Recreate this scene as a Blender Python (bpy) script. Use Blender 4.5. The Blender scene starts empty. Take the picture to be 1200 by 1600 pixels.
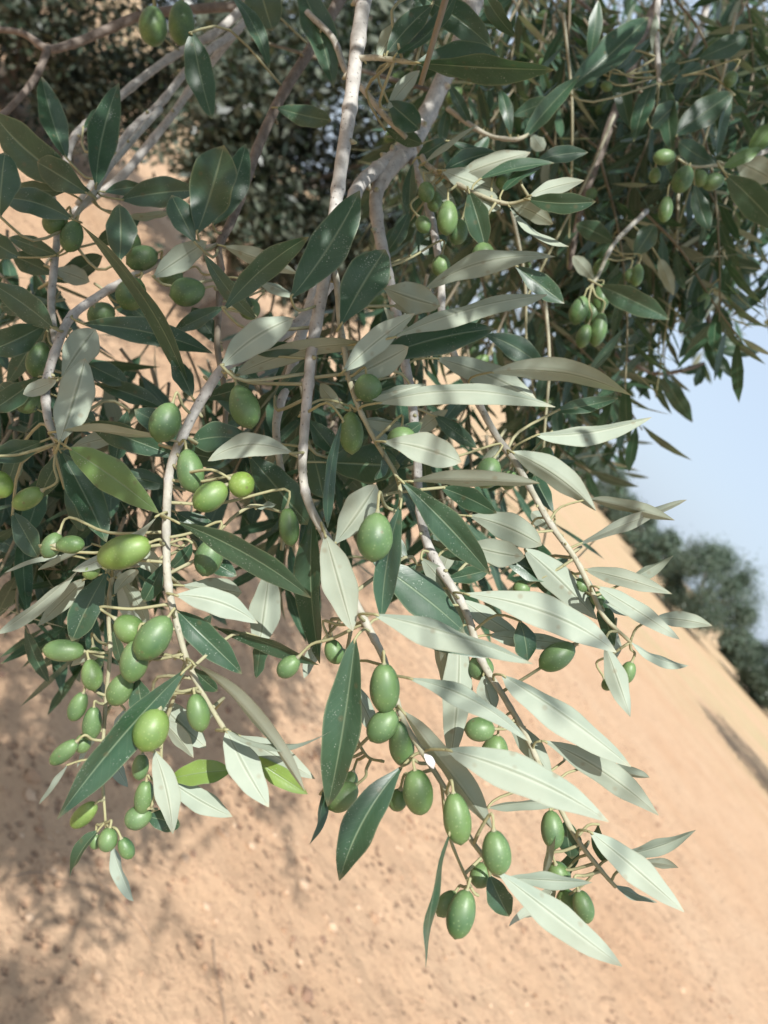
import bpy, math, random
import numpy as np
from mathutils import Vector, Matrix, noise
R0 = random.Random(7)
sc = bpy.context.scene
col = sc.collection

# ------------------------------------------------------------------ camera, sky, sun, exposure
PITCH = math.radians(12.6); ROLL = math.radians(47.0); HC = 1.55; F = 1200.0
Rt = Vector((1, 0, 0)); Up = Vector((0, math.sin(PITCH), math.cos(PITCH))); Fw = Vector((0, math.cos(PITCH), -math.sin(PITCH)))
sr, cr = math.sin(ROLL), math.cos(ROLL)
CX = cr*Rt + sr*Up          # picture right
CY = -sr*Rt + cr*Up         # picture up
CZ = -Fw
CM = Matrix((CX, CY, CZ)).transposed()
CP = Vector((0, 0, HC))
cam_d = bpy.data.cameras.new('camera'); cam = bpy.data.objects.new('camera', cam_d); col.objects.link(cam)
cam.matrix_world = Matrix.Translation(CP) @ CM.to_4x4()
cam_d.sensor_fit = 'VERTICAL'; cam_d.sensor_height = 36; cam_d.sensor_width = 27; cam_d.lens = 36*F/1600
cam_d.clip_start = 0.02; cam_d.clip_end = 4000
cam_d.dof.use_dof = True; cam_d.dof.focus_distance = 0.335; cam_d.dof.aperture_fstop = 27.0/2.3
sc.camera = cam
SUN = (CM @ Vector((0.38, 0.458, 0.80))).normalized()     # towards the sun: behind the camera, high
elev = math.asin(SUN.z); az = math.atan2(SUN.x, SUN.y)
w = bpy.data.worlds.new('World'); sc.world = w; w.use_nodes = True
nt = w.node_tree; bg = nt.nodes['Background']
sky = nt.nodes.new('ShaderNodeTexSky'); sky.sky_type = 'NISHITA'; sky.sun_disc = False
sky.sun_elevation = elev; sky.sun_rotation = az; sky.air_density = 1.0; sky.dust_density = 3.0; sky.ozone_density = 1.2
hz = nt.nodes.new('ShaderNodeMix'); hz.data_type = 'RGBA'; hz.inputs[0].default_value = .5; hz.inputs[7].default_value = (11.8, 14.0, 16.8, 1)   # thin white haze over the whole sky
nt.links.new(sky.outputs[0], hz.inputs[6]); nt.links.new(hz.outputs[2], bg.inputs[0]); bg.inputs[1].default_value = 0.062
sd = bpy.data.lights.new('sun', 'SUN'); sd.energy = 5.0; sd.angle = math.radians(0.53); sd.color = (1.0, 0.975, 0.94)
so = bpy.data.objects.new('sun', sd); col.objects.link(so); so.rotation_euler = SUN.to_track_quat('Z', 'Y').to_euler(); so.location = (0, -3, 8)
sc.view_settings.view_transform = 'Standard'; sc.view_settings.look = 'None'
sc.view_settings.gamma = 1; sc.view_settings.use_curve_mapping = False; sc.view_settings.exposure = 0.54
sc.render.engine = 'CYCLES'
cy = sc.cycles; cy.use_denoising = True; cy.max_bounces = 7; cy.diffuse_bounces = 4; cy.transmission_bounces = 4; cy.volume_bounces = 0
cy.sample_clamp_indirect = 6

# ------------------------------------------------------------------ helpers
def W3(px, py, z):          # a picture point at a depth (metres) as a place in the world
    return CP + CM @ Vector(((px-600)/F*z, -(py-800)/F*z, -z))
def ground_at(px, py):
    d = CM @ Vector(((px-600)/F, -(py-800)/F, -1)); return CP + d*(HC/-d.z)
def pix(p):
    q = CM.transposed() @ (p-CP)
    if q.z > -0.02: return None
    return (600+q.x/-q.z*F, 800-q.y/-q.z*F, -q.z)
def inframe(p, m=60):
    q = pix(p); return q is not None and -m < q[0] < 1200+m and -m < q[1] < 1600+m
class MB:
    def __init__(s): s.v = []; s.f = []; s.mi = []; s.uv = []; s.age = []
    def add(s, verts, faces, uvs=None, mi=0, age=0.5):
        b = len(s.v); s.v += [tuple(v) for v in verts]; s.f += [tuple(i+b for i in f) for f in faces]
        s.mi += [mi]*len(faces); s.uv += (uvs if uvs else [(0, 0)]*len(verts)); s.age += [age]*len(verts) if not isinstance(age, list) else age
    def build(s, name, mats, parent=None, origin=None, smooth=True):
        me = bpy.data.meshes.new(name)
        o0 = Vector(origin) if origin is not None else Vector((0, 0, 0))
        vs = np.array(s.v, dtype=np.float64) - np.array(o0)
        me.from_pydata(vs.tolist(), [], s.f)
        for m in mats: me.materials.append(m)
        me.polygons.foreach_set('material_index', s.mi)
        me.polygons.foreach_set('use_smooth', [smooth]*len(s.f))
        uv = me.uv_layers.new(name='UVMap'); li = np.zeros(len(me.loops), dtype=np.int32); me.loops.foreach_get('vertex_index', li)
        uv.data.foreach_set('uv', np.array(s.uv, dtype=np.float32)[li].ravel())
        a = me.attributes.new('age', 'FLOAT', 'POINT'); a.data.foreach_set('value', np.array(s.age, dtype=np.float32))
        me.update()
        o = bpy.data.objects.new(name, me); col.objects.link(o)
        o.location = o0
        if parent is not None:
            o.parent = parent
            o.location = o0 - parent_world(parent)
        return o
WPOS = {}
def parent_world(p):
    v = p.location.copy()
    while p.parent is not None:
        p = p.parent; v += p.location
    return v
def tag(o, label=None, cat=None, group=None, kind=None):
    for k, v in (('label', label), ('category', cat), ('group', group), ('kind', kind)):
        if v: o[k] = v
    return o
def empty(name, loc):
    o = bpy.data.objects.new(name, None); col.objects.link(o); o.location = loc; o.empty_display_size = .1; return o
def catmull(P, n=6):
    P = [np.array(p, dtype=float) for p in P]
    P = [2*P[0]-P[1]] + P + [2*P[-1]-P[-2]]; out = []
    for i in range(1, len(P)-2):
        a, b, c, d = P[i-1:i+3]
        for k in range(n):
            t = k/n
            out.append(.5*((2*b)+(-a+c)*t+(2*a-5*b+4*c-d)*t*t+(-a+3*b-3*c+d)*t**3))
    out.append(P[-2]); return out
def tube(mb, pts, rads, sides=8, mi=0, rng=None, knots=0.0):
    pts = [Vector(p) for p in pts]; n = len(pts)
    verts = []; faces = []; uvs = []; age = []
    t0 = (pts[1]-pts[0]).normalized(); nrm = t0.orthogonal().normalized(); L = 0
    for i in range(n):
        t = (pts[min(i+1, n-1)]-pts[max(i-1, 0)]).normalized()
        nrm = (nrm - t*nrm.dot(t)).normalized(); bi = t.cross(nrm)
        if i: L += (pts[i]-pts[i-1]).length
        for k in range(sides):
            a = 2*math.pi*k/sides; r = rads[i]
            if rng and knots: r *= 1+knots*rng.uniform(-1, 1)
            verts.append(pts[i]+(nrm*math.cos(a)+bi*math.sin(a))*r); uvs.append((k/sides, L*20)); age.append(rads[i]*100)
    for i in range(n-1):
        for k in range(sides):
            k2 = (k+1) % sides
            faces.append((i*sides+k, i*sides+k2, (i+1)*sides+k2, (i+1)*sides+k))
    faces.append(tuple(range(sides-1, -1, -1))); faces.append(tuple((n-1)*sides+k for k in range(sides)))
    mb.add(verts, faces, uvs, mi, age)

# ------------------------------------------------------------------ materials
def mat(name):
    m = bpy.data.materials.new(name); m.use_nodes = True; n = m.node_tree.nodes; n.clear(); return m, n, m.node_tree.links
def N(n, t, **kw):
    x = n.new(t)
    for k, v in kw.items():
        if k.startswith('i_'): x.inputs[k[2:].replace('_', ' ')].default_value = v
        else: setattr(x, k, v)
    return x
def mixc(n, l, fac, a, b, mode='MIX'):
    x = n.new('ShaderNodeMix'); x.data_type = 'RGBA'; x.blend_type = mode
    for sock, v in ((x.inputs[0], fac), (x.inputs[6], a), (x.inputs[7], b)):
        if hasattr(v, 'is_linked') or isinstance(v, bpy.types.NodeSocket): l.new(v, sock)
        elif isinstance(v, (int, float)): sock.default_value = v
        else: sock.default_value = (*v, 1)
    return x.outputs[2]
def mth(n, l, op, a, b=None, clamp=False):
    x = n.new('ShaderNodeMath'); x.operation = op; x.use_clamp = clamp
    for i, v in enumerate((a, b)):
        if v is None: continue
        if isinstance(v, bpy.types.NodeSocket): l.new(v, x.inputs[i])
        else: x.inputs[i].default_value = v
    return x.outputs[0]
def ramp(n, l, src, stops):
    x = n.new('ShaderNodeValToRGB'); l.new(src, x.inputs[0]); e = x.color_ramp.elements
    while len(e) < len(stops): e.new(0.5)
    for q, (p, c) in zip(e, stops): q.position = p; q.color = (*c, 1) if len(c) == 3 else c
    return x.outputs[0]
def gv(v): return (v, v, v)

def leaf_material(name, top, top2, under, under2, transl, detail=True):
    m, n, l = mat(name)
    geo = n.new('ShaderNodeNewGeometry'); uv = n.new('ShaderNodeUVMap'); sep = n.new('ShaderNodeSeparateXYZ'); l.new(uv.outputs[0], sep.inputs[0])
    rnd = geo.outputs['Random Per Island']
    tc = n.new('ShaderNodeTexCoord')
    if not detail:
        nf = N(n, 'ShaderNodeTexNoise', i_Scale=1.6, i_Detail=2.0); l.new(tc.outputs['Object'], nf.inputs['Vector'])
        rnd = mth(n, l, 'ADD', mth(n, l, 'MULTIPLY', rnd, .3), mth(n, l, 'MULTIPLY', ramp(n, l, nf.outputs[0], [(.35, gv(0)), (.65, gv(1))]), .7))
    ctop = mixc(n, l, rnd, top, top2); cun = mixc(n, l, rnd, under, under2)
    if detail:
        n1 = N(n, 'ShaderNodeTexNoise', i_Scale=90.0, i_Detail=3.0); l.new(tc.outputs['Object'], n1.inputs['Vector'])
        f = ramp(n, l, n1.outputs[0], [(.35, gv(0)), (.7, gv(1))])
        ctop = mixc(n, l, mth(n, l, 'MULTIPLY', f, .35), ctop, tuple(min(1, c*1.5+.012) for c in top2))
        cun = mixc(n, l, mth(n, l, 'MULTIPLY', f, .22), cun, tuple(c*.72 for c in under))
        # pale scale hairs and dust specks on the upper side
        n2 = N(n, 'ShaderNodeTexVoronoi', i_Scale=900.0); l.new(tc.outputs['Object'], n2.inputs['Vector'])
        n3 = N(n, 'ShaderNodeTexNoise', i_Scale=160.0, i_Detail=2.0); l.new(tc.outputs['Object'], n3.inputs['Vector'])
        sp = mth(n, l, 'MULTIPLY', ramp(n, l, n2.outputs['Distance'], [(.12, gv(1)), (.28, gv(0))]), ramp(n, l, n3.outputs[0], [(.5, gv(0)), (.68, gv(1))]))
        ctop = mixc(n, l, mth(n, l, 'MULTIPLY', sp, .6), ctop, (.45, .5, .42))
        # midrib and side veins
        ax = mth(n, l, 'ABSOLUTE', sep.outputs[0])
        mid = ramp(n, l, ax, [(.025, gv(1)), (.075, gv(0))])
        ctop = mixc(n, l, mth(n, l, 'MULTIPLY', mid, .45), ctop, (.26, .33, .20))
        cun = mixc(n, l, mth(n, l, 'MULTIPLY', ramp(n, l, ax, [(.03, gv(1)), (.07, gv(0))]), .6), cun, (.15, .17, .10)); cun = mixc(n, l, mth(n, l, 'MULTIPLY', ramp(n, l, mth(n, l, 'ABSOLUTE', mth(n, l, 'SUBTRACT', ax, .12)), [(.02, gv(1)), (.07, gv(0))]), .35), cun, (.46, .49, .38)); cun = mixc(n, l, mth(n, l, 'MULTIPLY', ramp(n, l, ax, [(.9, gv(0)), (.97, gv(1))]), .45), cun, (.2, .2, .13))
        edge = ramp(n, l, ax, [(.90, gv(0)), (.98, gv(1))])
        ctop = mixc(n, l, mth(n, l, 'MULTIPLY', edge, .4), ctop, (.25, .28, .16))
        vv = mth(n, l, 'SUBTRACT', mth(n, l, 'MULTIPLY', sep.outputs[1], 15.0), mth(n, l, 'MULTIPLY', ax, 2.3))
        vs = mth(n, l, 'ABSOLUTE', mth(n, l, 'SUBTRACT', mth(n, l, 'FRACT', vv), .5))
        vein = ramp(n, l, vs, [(.0, gv(1)), (.09, gv(0))])
        ctop = mixc(n, l, mth(n, l, 'MULTIPLY', vein, .06), ctop, (.22, .30, .18))
        cun = mixc(n, l, mth(n, l, 'MULTIPLY', vein, .10), cun, (.28, .30, .2))
        # a few brown or dry tips
        tip = mth(n, l, 'MULTIPLY', ramp(n, l, sep.outputs[1], [(.93, gv(0)), (1.0, gv(1))]), .55)
        ctop = mixc(n, l, tip, ctop, (.30, .25, .14)); cun = mixc(n, l, tip, cun, (.40, .33, .2))
        v3 = N(n, 'ShaderNodeTexVoronoi', i_Scale=110.0); l.new(tc.outputs['Object'], v3.inputs['Vector'])
        blot = mth(n, l, 'MULTIPLY', ramp(n, l, v3.outputs['Distance'], [(.07, gv(1)), (.17, gv(0))]), .55)
        ctop = mixc(n, l, blot, ctop, (.10, .085, .04)); cun = mixc(n, l, blot, cun, (.20, .165, .10))
        n5 = N(n, 'ShaderNodeTexNoise', i_Scale=35.0, i_Detail=5.0); l.new(tc.outputs['Object'], n5.inputs['Vector'])
        g5 = mth(n, l, 'MULTIPLY', ramp(n, l, n5.outputs[0], [(.38, gv(0)), (.66, gv(1))]), .35)
        cun = mixc(n, l, g5, cun, (.42, .45, .36)); ctop = mixc(n, l, g5, ctop, (.07, .11, .075))
        bmp = N(n, 'ShaderNodeBump', i_Strength=.35, i_Distance=.0006)
        h = mth(n, l, 'ADD', mth(n, l, 'MULTIPLY', mid, -1.0), mth(n, l, 'ADD', mth(n, l, 'MULTIPLY', vein, -.06), mth(n, l, 'MULTIPLY', n1.outputs[0], .8)))
        l.new(h, bmp.inputs['Height'])
    c = mixc(n, l, geo.outputs['Backfacing'], ctop, cun)
    p = n.new('ShaderNodeBsdfPrincipled'); l.new(c, p.inputs['Base Color'])
    rg = mth(n, l, 'ADD', mth(n, l, 'MULTIPLY', geo.outputs['Backfacing'], .32), .40); l.new(rg, p.inputs['Roughness'])
    p.inputs['Specular IOR Level'].default_value = .5
    if detail: l.new(bmp.outputs[0], p.inputs['Normal'])
    tr = n.new('ShaderNodeBsdfTranslucent'); tr.inputs[0].default_value = (.09, .19, .045, 1)
    mx = n.new('ShaderNodeMixShader'); mx.inputs[0].default_value = transl
    l.new(p.outputs[0], mx.inputs[1]); l.new(tr.outputs[0], mx.inputs[2])
    out = n.new('ShaderNodeOutputMaterial'); l.new(mx.outputs[0], out.inputs[0]); return m
M_LEAF = leaf_material('olive_leaf', (.010, .036, .020), (.030, .078, .038), (.21, .26, .195), (.35, .40, .32), .12)
M_LEAF_Y = leaf_material('young_leaf', (.16, .26, .045), (.20, .30, .06), (.36, .42, .22), (.42, .48, .26), .3)
M_LEAF_G = leaf_material('fresh_leaf', (.10, .19, .05), (.12, .21, .06), (.36, .42, .26), (.40, .46, .3), .2)
M_FAR = leaf_material('far_leaf', (.040, .068, .045), (.08, .12, .075), (.065, .095, .07), (.12, .155, .115), .08, False)
M_SHADE = leaf_material('shaded_background_leaf', (.014, .024, .015), (.035, .052, .030), (.05, .06, .04), (.10, .12, .085), .06, False)  # shade in the background crowns put into a darker leaf colour

def bark_material(name, old, old2, young):
    m, n, l = mat(name); tc = n.new('ShaderNodeTexCoord'); at = n.new('ShaderNodeAttribute'); at.attribute_name = 'age'
    n1 = N(n, 'ShaderNodeTexNoise', i_Scale=150.0, i_Detail=6.0, i_Roughness=.65); l.new(tc.outputs['Object'], n1.inputs['Vector'])
    n2 = N(n, 'ShaderNodeTexVoronoi', i_Scale=330.0); l.new(tc.outputs['Object'], n2.inputs['Vector'])
    c = mixc(n, l, ramp(n, l, n1.outputs[0], [(.35, gv(0)), (.65, gv(1))]), old, old2)
    dots = ramp(n, l, n2.outputs['Distance'], [(.1, gv(1)), (.22, gv(0))])
    c = mixc(n, l, mth(n, l, 'MULTIPLY', dots, .6), c, tuple(x*.4 for x in old))
    c = mixc(n, l, ramp(n, l, at.outputs['Fac'], [(.06, gv(1)), (.22, gv(0))]), c, young)
    p = n.new('ShaderNodeBsdfPrincipled'); l.new(c, p.inputs['Base Color']); p.inputs['Roughness'].default_value = .75; p.inputs['Specular IOR Level'].default_value = .3
    b = N(n, 'ShaderNodeBump', i_Strength=.6, i_Distance=.0008); l.new(mth(n, l, 'SUBTRACT', n1.outputs[0], mth(n, l, 'MULTIPLY', dots, .6)), b.inputs['Height']); l.new(b.outputs[0], p.inputs['Normal'])
    out = n.new('ShaderNodeOutputMaterial'); l.new(p.outputs[0], out.inputs[0]); return m
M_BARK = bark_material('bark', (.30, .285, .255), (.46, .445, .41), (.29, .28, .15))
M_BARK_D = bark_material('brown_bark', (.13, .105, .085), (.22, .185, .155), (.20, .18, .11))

def olive_material(name, a, b, spot):
    m, n, l = mat(name); tc = n.new('ShaderNodeTexCoord'); geo = n.new('ShaderNodeNewGeometry'); oi = n.new('ShaderNodeObjectInfo')
    nb = N(n, 'ShaderNodeTexNoise', i_Scale=75.0, i_Detail=1.0); l.new(tc.outputs['Object'], nb.inputs['Vector'])
    c = mixc(n, l, mth(n, l, 'ADD', mth(n, l, 'MULTIPLY', oi.outputs['Random'], .5), mth(n, l, 'MULTIPLY', ramp(n, l, nb.outputs[0], [(.35, gv(0)), (.65, gv(1))]), .5)), a, b)
    n1 = N(n, 'ShaderNodeTexNoise', i_Scale=110.0, i_Detail=3.0); l.new(tc.outputs['Object'], n1.inputs['Vector'])
    n2 = N(n, 'ShaderNodeTexVoronoi', i_Scale=620.0); l.new(tc.outputs['Object'], n2.inputs['Vector'])
    c = mixc(n, l, mth(n, l, 'MULTIPLY', ramp(n, l, n1.outputs[0], [(.35, gv(0)), (.7, gv(1))]), .35), c, tuple(x*1.6 for x in b))
    c = mixc(n, l, mth(n, l, 'MULTIPLY', ramp(n, l, n2.outputs['Distance'], [(.14, gv(1)), (.3, gv(0))]), .35), c, spot)
    nc = N(n, 'ShaderNodeTexNoise', i_Scale=45.0, i_Detail=4.0); l.new(tc.outputs['Object'], nc.inputs['Vector'])
    c = mixc(n, l, mth(n, l, 'MULTIPLY', ramp(n, l, nc.outputs[0], [(.45, gv(0)), (.75, gv(1))]), .28), c, (.24, .33, .24))
    sc1 = N(n, 'ShaderNodeTexVoronoi', i_Scale=140.0); l.new(tc.outputs['Object'], sc1.inputs['Vector'])
    c = mixc(n, l, mth(n, l, 'MULTIPLY', ramp(n, l, sc1.outputs['Distance'], [(.05, gv(1)), (.12, gv(0))]), .6), c, (.12, .10, .05))
    p = n.new('ShaderNodeBsdfPrincipled'); l.new(c, p.inputs['Base Color']); p.inputs['Roughness'].default_value = .46
    p.inputs['Subsurface Weight'].default_value = .25; p.inputs['Subsurface Radius'].default_value = (.5, .9, .3); p.inputs['Subsurface Scale'].default_value = .003
    bb = N(n, 'ShaderNodeBump', i_Strength=.25, i_Distance=.0005); l.new(n1.outputs[0], bb.inputs['Height']); l.new(bb.outputs[0], p.inputs['Normal'])
    out = n.new('ShaderNodeOutputMaterial'); l.new(p.outputs[0], out.inputs[0]); return m
M_OL = olive_material('green_olive', (.038, .095, .036), (.105, .175, .045), (.24, .32, .15))
M_OLY = olive_material('yellow_green_olive', (.075, .15, .035), (.15, .225, .035), (.28, .36, .12))

def simple(name, c, rough=.8):
    m, n, l = mat(name); tc = n.new('ShaderNodeTexCoord'); n1 = N(n, 'ShaderNodeTexNoise', i_Scale=40.0, i_Detail=4.0); l.new(tc.outputs['Object'], n1.inputs['Vector'])
    cc = mixc(n, l, n1.outputs[0], tuple(x*.7 for x in c), tuple(min(1, x*1.25) for x in c))
    p = n.new('ShaderNodeBsdfPrincipled'); l.new(cc, p.inputs['Base Color']); p.inputs['Roughness'].default_value = rough
    out = n.new('ShaderNodeOutputMaterial'); l.new(p.outputs[0], out.inputs[0]); return m
M_WOOD = simple('old_wood', (.17, .14, .11)); M_WHITE = simple('petal_white', (.85, .85, .82), .5); M_DRY = simple('dry_twig', (.26, .18, .12))

def soil_material():
    m, n, l = mat('sandy_soil'); tc = n.new('ShaderNodeTexCoord'); P = tc.outputs['Object']
    def ns(s, d=5.0, r=.6):
        x = N(n, 'ShaderNodeTexNoise', i_Scale=s, i_Detail=d, i_Roughness=r); l.new(P, x.inputs['Vector']); return x.outputs[0]
    a = ns(.9, 6); b = ns(9, 6, .7); c1 = ns(38, 6, .78); big = ns(.06, 4)
    c = mixc(n, l, ramp(n, l, a, [(.35, gv(0)), (.68, gv(1))]), (.46, .298, .182), (.505, .352, .228))
    c = mixc(n, l, mth(n, l, 'MULTIPLY', ramp(n, l, b, [(.4, gv(0)), (.7, gv(1))]), .4), c, (.49, .318, .198))
    c = mixc(n, l, mth(n, l, 'MULTIPLY', ramp(n, l, c1, [(.54, gv(0)), (.68, gv(1))]), .6), c, (.24, .135, .085))
    dn = N(n, 'ShaderNodeTexNoise', i_Scale=26.0, i_Detail=4.0); l.new(P, dn.inputs['Vector'])
    dv = n.new('ShaderNodeVectorMath'); dv.operation = 'MULTIPLY_ADD'; l.new(dn.outputs[1], dv.inputs[0]); dv.inputs[1].default_value = (.03, .03, .03); l.new(P, dv.inputs[2])
    v = N(n, 'ShaderNodeTexVoronoi', i_Scale=27.0); l.new(dv.outputs[0], v.inputs['Vector'])
    pit = mth(n, l, 'MULTIPLY', ramp(n, l, v.outputs['Distance'], [(.16, gv(1)), (.38, gv(0))]), ramp(n, l, ns(4, 6, .75), [(.46, gv(0)), (.58, gv(1))]))
    c = mixc(n, l, mth(n, l, 'MULTIPLY', pit, .62), c, (.15, .08, .055))  # shadow inside the pits put into the soil colour
    v2 = N(n, 'ShaderNodeTexVoronoi', i_Scale=70.0); l.new(dv.outputs[0], v2.inputs['Vector'])
    c = mixc(n, l, mth(n, l, 'MULTIPLY', mth(n, l, 'MULTIPLY', ramp(n, l, v2.outputs['Distance'], [(.2, gv(1)), (.42, gv(0))]), ramp(n, l, ns(9, 4, .7), [(.48, gv(0)), (.6, gv(1))])), .45), c, (.22, .125, .08))  # shadow in the finer holes painted into the soil as well
    # faint dry weeds far off
    sep = n.new('ShaderNodeSeparateXYZ'); l.new(P, sep.inputs[0])
    far = ramp(n, l, mth(n, l, 'DIVIDE', sep.outputs[1], 40.0), [(.25, gv(0)), (.5, gv(1))])
    st = N(n, 'ShaderNodeTexNoise', i_Scale=.5, i_Detail=8.0, i_Roughness=.7); mp = n.new('ShaderNodeMapping'); mp.inputs['Scale'].default_value = (.35, 1.2, 1); l.new(P, mp.inputs[0]); l.new(mp.outputs[0], st.inputs['Vector'])
    c = mixc(n, l, mth(n, l, 'MULTIPLY', mth(n, l, 'MULTIPLY', far, ramp(n, l, st.outputs[0], [(.42, gv(0)), (.62, gv(1))])), .65), c, (.36, .32, .17))
    p = n.new('ShaderNodeBsdfPrincipled'); l.new(c, p.inputs['Base Color']); p.inputs['Roughness'].default_value = .95; p.inputs['Specular IOR Level'].default_value = .1
    h = mth(n, l, 'ADD', mth(n, l, 'MULTIPLY', b, 1.0), mth(n, l, 'SUBTRACT', mth(n, l, 'MULTIPLY', c1, .35), mth(n, l, 'MULTIPLY', pit, .5)))
    bb = N(n, 'ShaderNodeBump', i_Strength=.85, i_Distance=.04); l.new(h, bb.inputs['Height']); l.new(bb.outputs[0], p.inputs['Normal'])
    out = n.new('ShaderNodeOutputMaterial'); l.new(p.outputs[0], out.inputs[0]); return m
M_SOIL = soil_material()
def clod_material():
    m, n, l = mat('soil_clod'); geo = n.new('ShaderNodeNewGeometry')
    c = ramp(n, l, geo.outputs['Random Per Island'], [(0, (.20, .12, .08)), (.35, (.30, .185, .11)), (.8, (.43, .29, .185)), (1, (.46, .325, .215))])
    p = n.new('ShaderNodeBsdfPrincipled'); l.new(c, p.inputs['Base Color']); p.inputs['Roughness'].default_value = .95
    out = n.new('ShaderNodeOutputMaterial'); l.new(p.outputs[0], out.inputs[0]); return m
M_CLOD = clod_material()

# ------------------------------------------------------------------ ground
def ground_h(x, y):
    r = math.hypot(x, y-3)
    k = max(0.0, 1-r/9.0)
    h = .035*noise.noise(Vector((x*.7, y*.7, 0)))*k
    h += k*(.020*noise.noise(Vector((x*3.1, y*3.1, 3)))+.012*noise.noise(Vector((x*8, y*8, 7))))
    c = noise.noise(Vector((x*19, y*19, 11)))
    h += k*.018*max(0, c)+.006*k*noise.noise(Vector((x*41, y*41, 1)))
    return h
xs = sorted(set([-1500, -500, -200, -90, -40, -20, -12, -8, -6] + [round(-5+.03*i, 4) for i in range(int(9/.03)+1)] + [5, 7, 10, 20, 40, 90, 200, 500, 1500]))
ys = sorted(set([-1500, -300, -60, -20, -8, -4, -2, -1] + [round(-.5+.03*i, 4) for i in range(int(9/.03)+1)] + [9.5, 11, 14, 20, 30, 50, 90, 200, 500, 1500, 3000]))
gm = MB(); nx = len(xs)
gm.v = [(x, y, ground_h(x, y)) for y in ys for x in xs]
gm.f = [(j*nx+i, j*nx+i+1, (j+1)*nx+i+1, (j+1)*nx+i) for j in range(len(ys)-1) for i in range(nx-1)]
gm.mi = [0]*len(gm.f); gm.uv = [(0, 0)]*len(gm.v); gm.age = [0]*len(gm.v)
tag(gm.build('ground', [M_SOIL]), kind='structure')
# clods and small stones
rs = random.Random(5); cm = MB()
ico_v = [(0, 0, 1), (.89, 0, .45), (.28, .85, .45), (-.72, .53, .45), (-.72, -.53, .45), (.28, -.85, .45), (.72, .53, -.45), (-.28, .85, -.45), (-.89, 0, -.45), (-.28, -.85, -.45), (.72, -.53, -.45), (0, 0, -1)]
ico_f = [(0, 1, 2), (0, 2, 3), (0, 3, 4), (0, 4, 5), (0, 5, 1), (1, 6, 2), (2, 7, 3), (3, 8, 4), (4, 9, 5), (5, 10, 1), (2, 6, 7), (3, 7, 8), (4, 8, 9), (5, 9, 10), (1, 10, 6), (11, 7, 6), (11, 8, 7), (11, 9, 8), (11, 10, 9), (11, 6, 10)]
for i in range(26000):
    x = rs.uniform(-4, 4); y = .6+rs.random()**1.3*7.5
    if noise.noise(Vector((x*1.3, y*1.3, 9))) < rs.uniform(-.5, .35): continue
    r = .003+.011*rs.random()**4
    if rs.random() < .03: r = rs.uniform(.012, .028)
    z = ground_h(x, y)+r*.15
    cm.add([(x+a*r*rs.uniform(.7, 1.3), y+b*r*rs.uniform(.7, 1.3), z+c*r*rs.uniform(.5, .8)) for a, b, c in ico_v], ico_f)
tag(cm.build('soil_clods', [M_CLOD], smooth=False), 'small crumbly clods and stones scattered on the sandy soil', kind='stuff')
for lab, pts, r in (('thin dry twig lying on the sand near the bottom edge', [(322, 1475), (330, 1530), (338, 1575), (342, 1640)], .0022),
                    ('thin bent dry twig lying in the dappled sand at lower left', [(140, 1370), (175, 1410), (215, 1455), (232, 1480)], .002),
                    ('thin straight dry twig on the sand left of the olive leaves', [(10, 1375), (60, 1368), (110, 1385), (150, 1392)], .0018)):
    g = [ground_at(*p) for p in pts]; g = [Vector((p.x, p.y, ground_h(p.x, p.y)+.006)) for p in g]
    mb = MB(); tube(mb, catmull(g, 5), [r]*(5*(len(g)-1)+1), 6)
    tag(mb.build('dry_twig', [M_DRY], origin=g[0]), lab, 'twig', 'dry twigs on the sand')

# ------------------------------------------------------------------ whole trees away from the camera
def crown_mesh(rng, R, H, z0, n, ls, wr=.14, clumps=60):
    mb = MB(); cl = []
    for i in range(clumps):
        while True:
            d = Vector((rng.uniform(-1, 1), rng.uniform(-1, 1), rng.uniform(-1, 1)))
            if d.length < 1: break
        rr = d.length; d = d.normalized()*(rr**.45)
        cl.append((Vector((d.x*R*.86, d.y*R*.86, z0+H*.5+d.z*H*.44)), R*rng.uniform(.13, .3)))
    A = np.array
    for i in range(n):
        c, r = rng.choice(cl)
        p = c+Vector((rng.gauss(0, .5)*r, rng.gauss(0, .5)*r, rng.gauss(0, .5)*r))
        a = Vector((rng.uniform(-1, 1), rng.uniform(-1, 1), rng.uniform(-.9, .5))).normalized(); b = a.orthogonal().normalized()
        b = (Matrix.Rotation(rng.uniform(0, 6.28), 3, a) @ b)
        L = ls*rng.uniform(.7, 1.3); wd = L*wr
        mb.add([p, p+a*L*.45+b*wd, p+a*L, p+a*L*.45-b*wd], [(0, 1, 2, 3)])
    return mb
def trunk_mesh(rng, H, R, r0):
    mb = MB(); tip = Vector((rng.uniform(-.1, .1)*H, rng.uniform(-.1, .1)*H, H*.38))
    tube(mb, [(0, 0, -.1), (.03*H, 0, .12*H), (tip.x*.6, tip.y*.6, .25*H), tip], [r0*1.35, r0, r0*.9, r0*.75], 10, rng=rng, knots=.08)
    for k in range(6):
        a = k*1.05+rng.uniform(-.3, .3); e = Vector((math.cos(a)*R*rng.uniform(.45, .7), math.sin(a)*R*rng.uniform(.45, .7), H*rng.uniform(.6, .85)))
        m1 = tip.lerp(e, .45)+Vector((0, 0, -.05*H)); pp = catmull([tip*.95, m1, e], 5)
        tube(mb, pp, [r0*.55*(1-.8*i/(len(pp)-1)) for i in range(len(pp))], 7)
    return mb
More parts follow.
